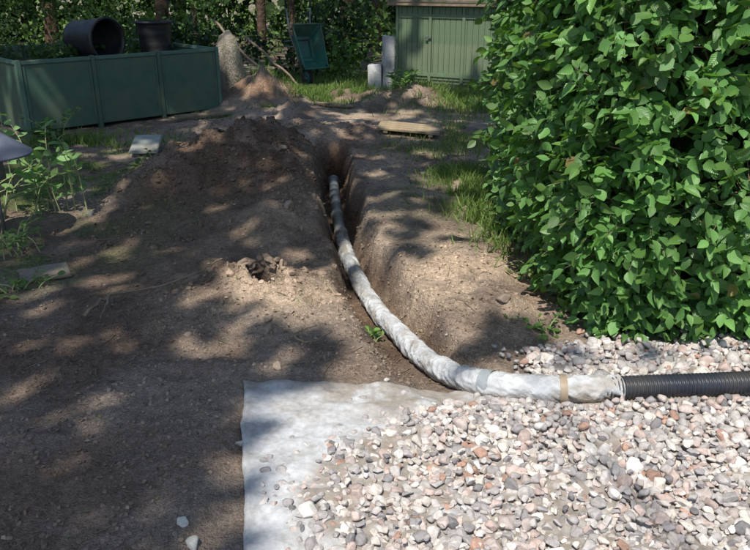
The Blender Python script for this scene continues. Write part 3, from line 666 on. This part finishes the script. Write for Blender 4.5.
# ------------------------------------------------------------ trees (trunks, limbs) and unseen overhead crowns, leaves placed to cast the shade
SUN=norm(np.array([-.16,-.52,1.0]))
LIT=[(.9,1.9,1.3,1.05,1),(2.2,2.2,1.6,1.3,1),(.1,2.5,.55,.35,.95),(-.15,2.1,.42,.6,.95),(-.6,3.74,.58,.34,1),(-.3,3.3,.42,.28,.9),(.55,3.85,.7,.7,1),(.1,3.3,.3,.4,.95),(.25,2.95,.25,.3,1),(-.05,4.2,.2,.6,1),(-.2,5.0,.15,.5,.9),(1.9,4.4,1.7,1.6,1),(.1,6.4,.45,.25,.85),(.7,6.1,.35,.25,.9),(.55,7.3,.5,.25,.8),(-.7,10.9,.8,.8,1),(.9,10.2,.6,.5,.9),(.0,9.3,.6,.4,.9),(1.35,12.5,.9,.6,.95),(.8,13.4,.6,.6,.7),(-1.35,6.1,.3,.3,.5),(-.9,5.2,.25,.35,.6),(-1.75,3.9,.35,.18,.8),(-1.35,3.15,.45,.14,.75),(-.85,3.05,.4,.14,.75),(-1.1,2.55,.3,.12,.55),(-3.6,9.6,.3,.3,.6),(-2.5,5.3,.6,.5,.95),(-2.1,11.6,.4,.5,.9),(-1.5,10.2,.3,.3,.7),(-3,15,1.2,1,.8),(-1,17,1.5,1.5,.8),(-2.3,7.4,.35,.35,.7),(.38,8.45,.5,.35,.9),(-5.5,14,1.2,.8,.7),(-4.6,12.8,.8,.5,.6),(.25,11.9,.25,.3,.8)]
def lit(x,y):
    L=np.zeros(x.shape)
    for cx,cy,rx,ry,s in LIT:
        r=np.sqrt(((x-cx)/rx)**2+((y-cy)/ry)**2)+.25*fbm(x/.2,y/.2,121,3); L=np.maximum(L,s*ss(1.2,.85,r))
    L=np.maximum(L,.8*ss(.61,.71,fbm(x/.5,y/.5,130,3)*.5+.5)*ss(2.6,4.0,y))
    L=np.where((y>7.0)&(y<8.05)&(x>-.8)&(x<.1),L*.3,L)
    return L
TR=[('ash_tree',-5.6,-3.2,.22,0),('oak_tree',-.62,16.6,.18,0),('oak_tree.001',-7.2,5.5,.25,0),('oak_tree.002',5.4,12.6,.22,0),('oak_tree.003',-4.2,15.2,.12,0),('oak_tree.004',.6,-6.5,.2,0)]
n=28000
hx=rng.uniform(9.5,13,n); xg=rng.uniform(-6.0,5.3,n); yg=rng.uniform(.3,17.5,n)
L=lit(xg,yg); keep=(rng.random(n)>L)&~((L>.85))  # leaves left out above the lit patches, shaping the dapples
keep&=~((xg>1.5)&(yg<6.5))
xg=xg[keep];yg=yg[keep];hx=hx[keep]
PX=xg+SUN[0]/SUN[2]*hx; PY=yg+SUN[1]/SUN[2]*hx
own=np.argmin(np.stack([np.hypot(PX-t[1],PY-t[2]) for t in TR]),0)
for ti,(nm,tx,ty,tr,_) in enumerate(TR):
    par=empty(nm); 
    q=np.array([(tx,ty,-.2),(tx+.02,ty,.05),(tx+.03,ty+.02,.5),(tx+.08,ty,2),(tx+rng.normal()*.1,ty,5),(tx+rng.normal()*.2,ty,9),(tx+rng.normal()*.3,ty,12)])
    q2=catmull(q,8); th24=np.linspace(0,6.283,20,endpoint=False); TT,ZZ=np.meshgrid(th24,q2[:,2])
    Rr=tr*(np.interp(ZZ,[-.2,.1,.5,6,12],[1.7,1.35,1.05,.8,.25]))*(1+.08*fbm(TT*1.5,ZZ/.8,150+ti,3))
    tube('trunk',q2,Rr,M_bark,20,par,False)
    m=own==ti
    if m.sum()<50: continue
    O=np.stack([PX[m],PY[m],hx[m]],-1); k=len(O)
    batch('shade_crown_leaves',SLEAF*np.array([1.15,1,1]),SLEAFF,O,rng.normal(size=(k,3)),rng.normal(size=(k,3))*.45+np.array([0,-.2,1]),rng.uniform(.22,.38,k),np.array([.09,.17,.045])*rng.uniform(.7,1.3,(k,1)),M_bleaf,par)
    for j in range(22):
        e=O[rng.integers(0,k)]
        st=np.array([tx+.05,ty,rng.uniform(6,9)]); mid=(st+e)/2+np.array([0,0,.5]); 
        tube('limb_%d'%j,catmull(np.array([st,mid,e]),6),np.linspace(tr*.28,.01,13),M_bark,7,par,False)
for i,(tx,ty,tr) in enumerate([(-2.6,17.5,.1),(-6.5,15.5,.13),(1.6,18.5,.14),(-8.5,13,.15),(-1.7,15.6,.05),(-3.4,14.5,.04),(.0,19,.12)]):
    q2=catmull(np.array([(tx,ty,-.2),(tx+.05,ty,1.2),(tx+.1*rng.normal(),ty,3.5),(tx+.3*rng.normal(),ty,6.5)]),6)
    tube('tree_trunk' if i==0 else 'tree_trunk.%03d'%i,q2,np.linspace(tr*1.2,tr*.6,len(q2)),M_bark,12)
# ------------------------------------------------------------ light, sky, camera
el=math.asin(SUN[2]); az=math.atan2(SUN[0],SUN[1])
wd=bpy.data.worlds.new("World"); scene.world=wd; wd.use_nodes=True; nt=wd.node_tree
sk=nt.nodes.new('ShaderNodeTexSky'); sk.sky_type='NISHITA'; sk.sun_disc=False; sk.sun_elevation=el; sk.sun_rotation=az
bg=nt.nodes['Background']; nt.links.new(sk.outputs[0],bg.inputs[0]); bg.inputs[1].default_value=.15
sl=bpy.data.lights.new('sun','SUN'); sl.energy=5; sl.angle=math.radians(.5); sl.color=(1,.94,.84)
so=bpy.data.objects.new('sun',sl); scene.collection.objects.link(so); so.rotation_euler=Vector(SUN).to_track_quat('Z','Y').to_euler()
cam=bpy.data.cameras.new('camera'); cam.sensor_width=36; cam.lens=36*736/750; cam.clip_end=1000; cam.clip_start=.05
co=bpy.data.objects.new('camera',cam); scene.collection.objects.link(co); co.location=(0,0,1.6); co.rotation_euler=(math.radians(90-21.8),0,0)
scene.camera=co
scene.view_settings.view_transform='Standard'; scene.view_settings.look='None'; scene.view_settings.exposure=0
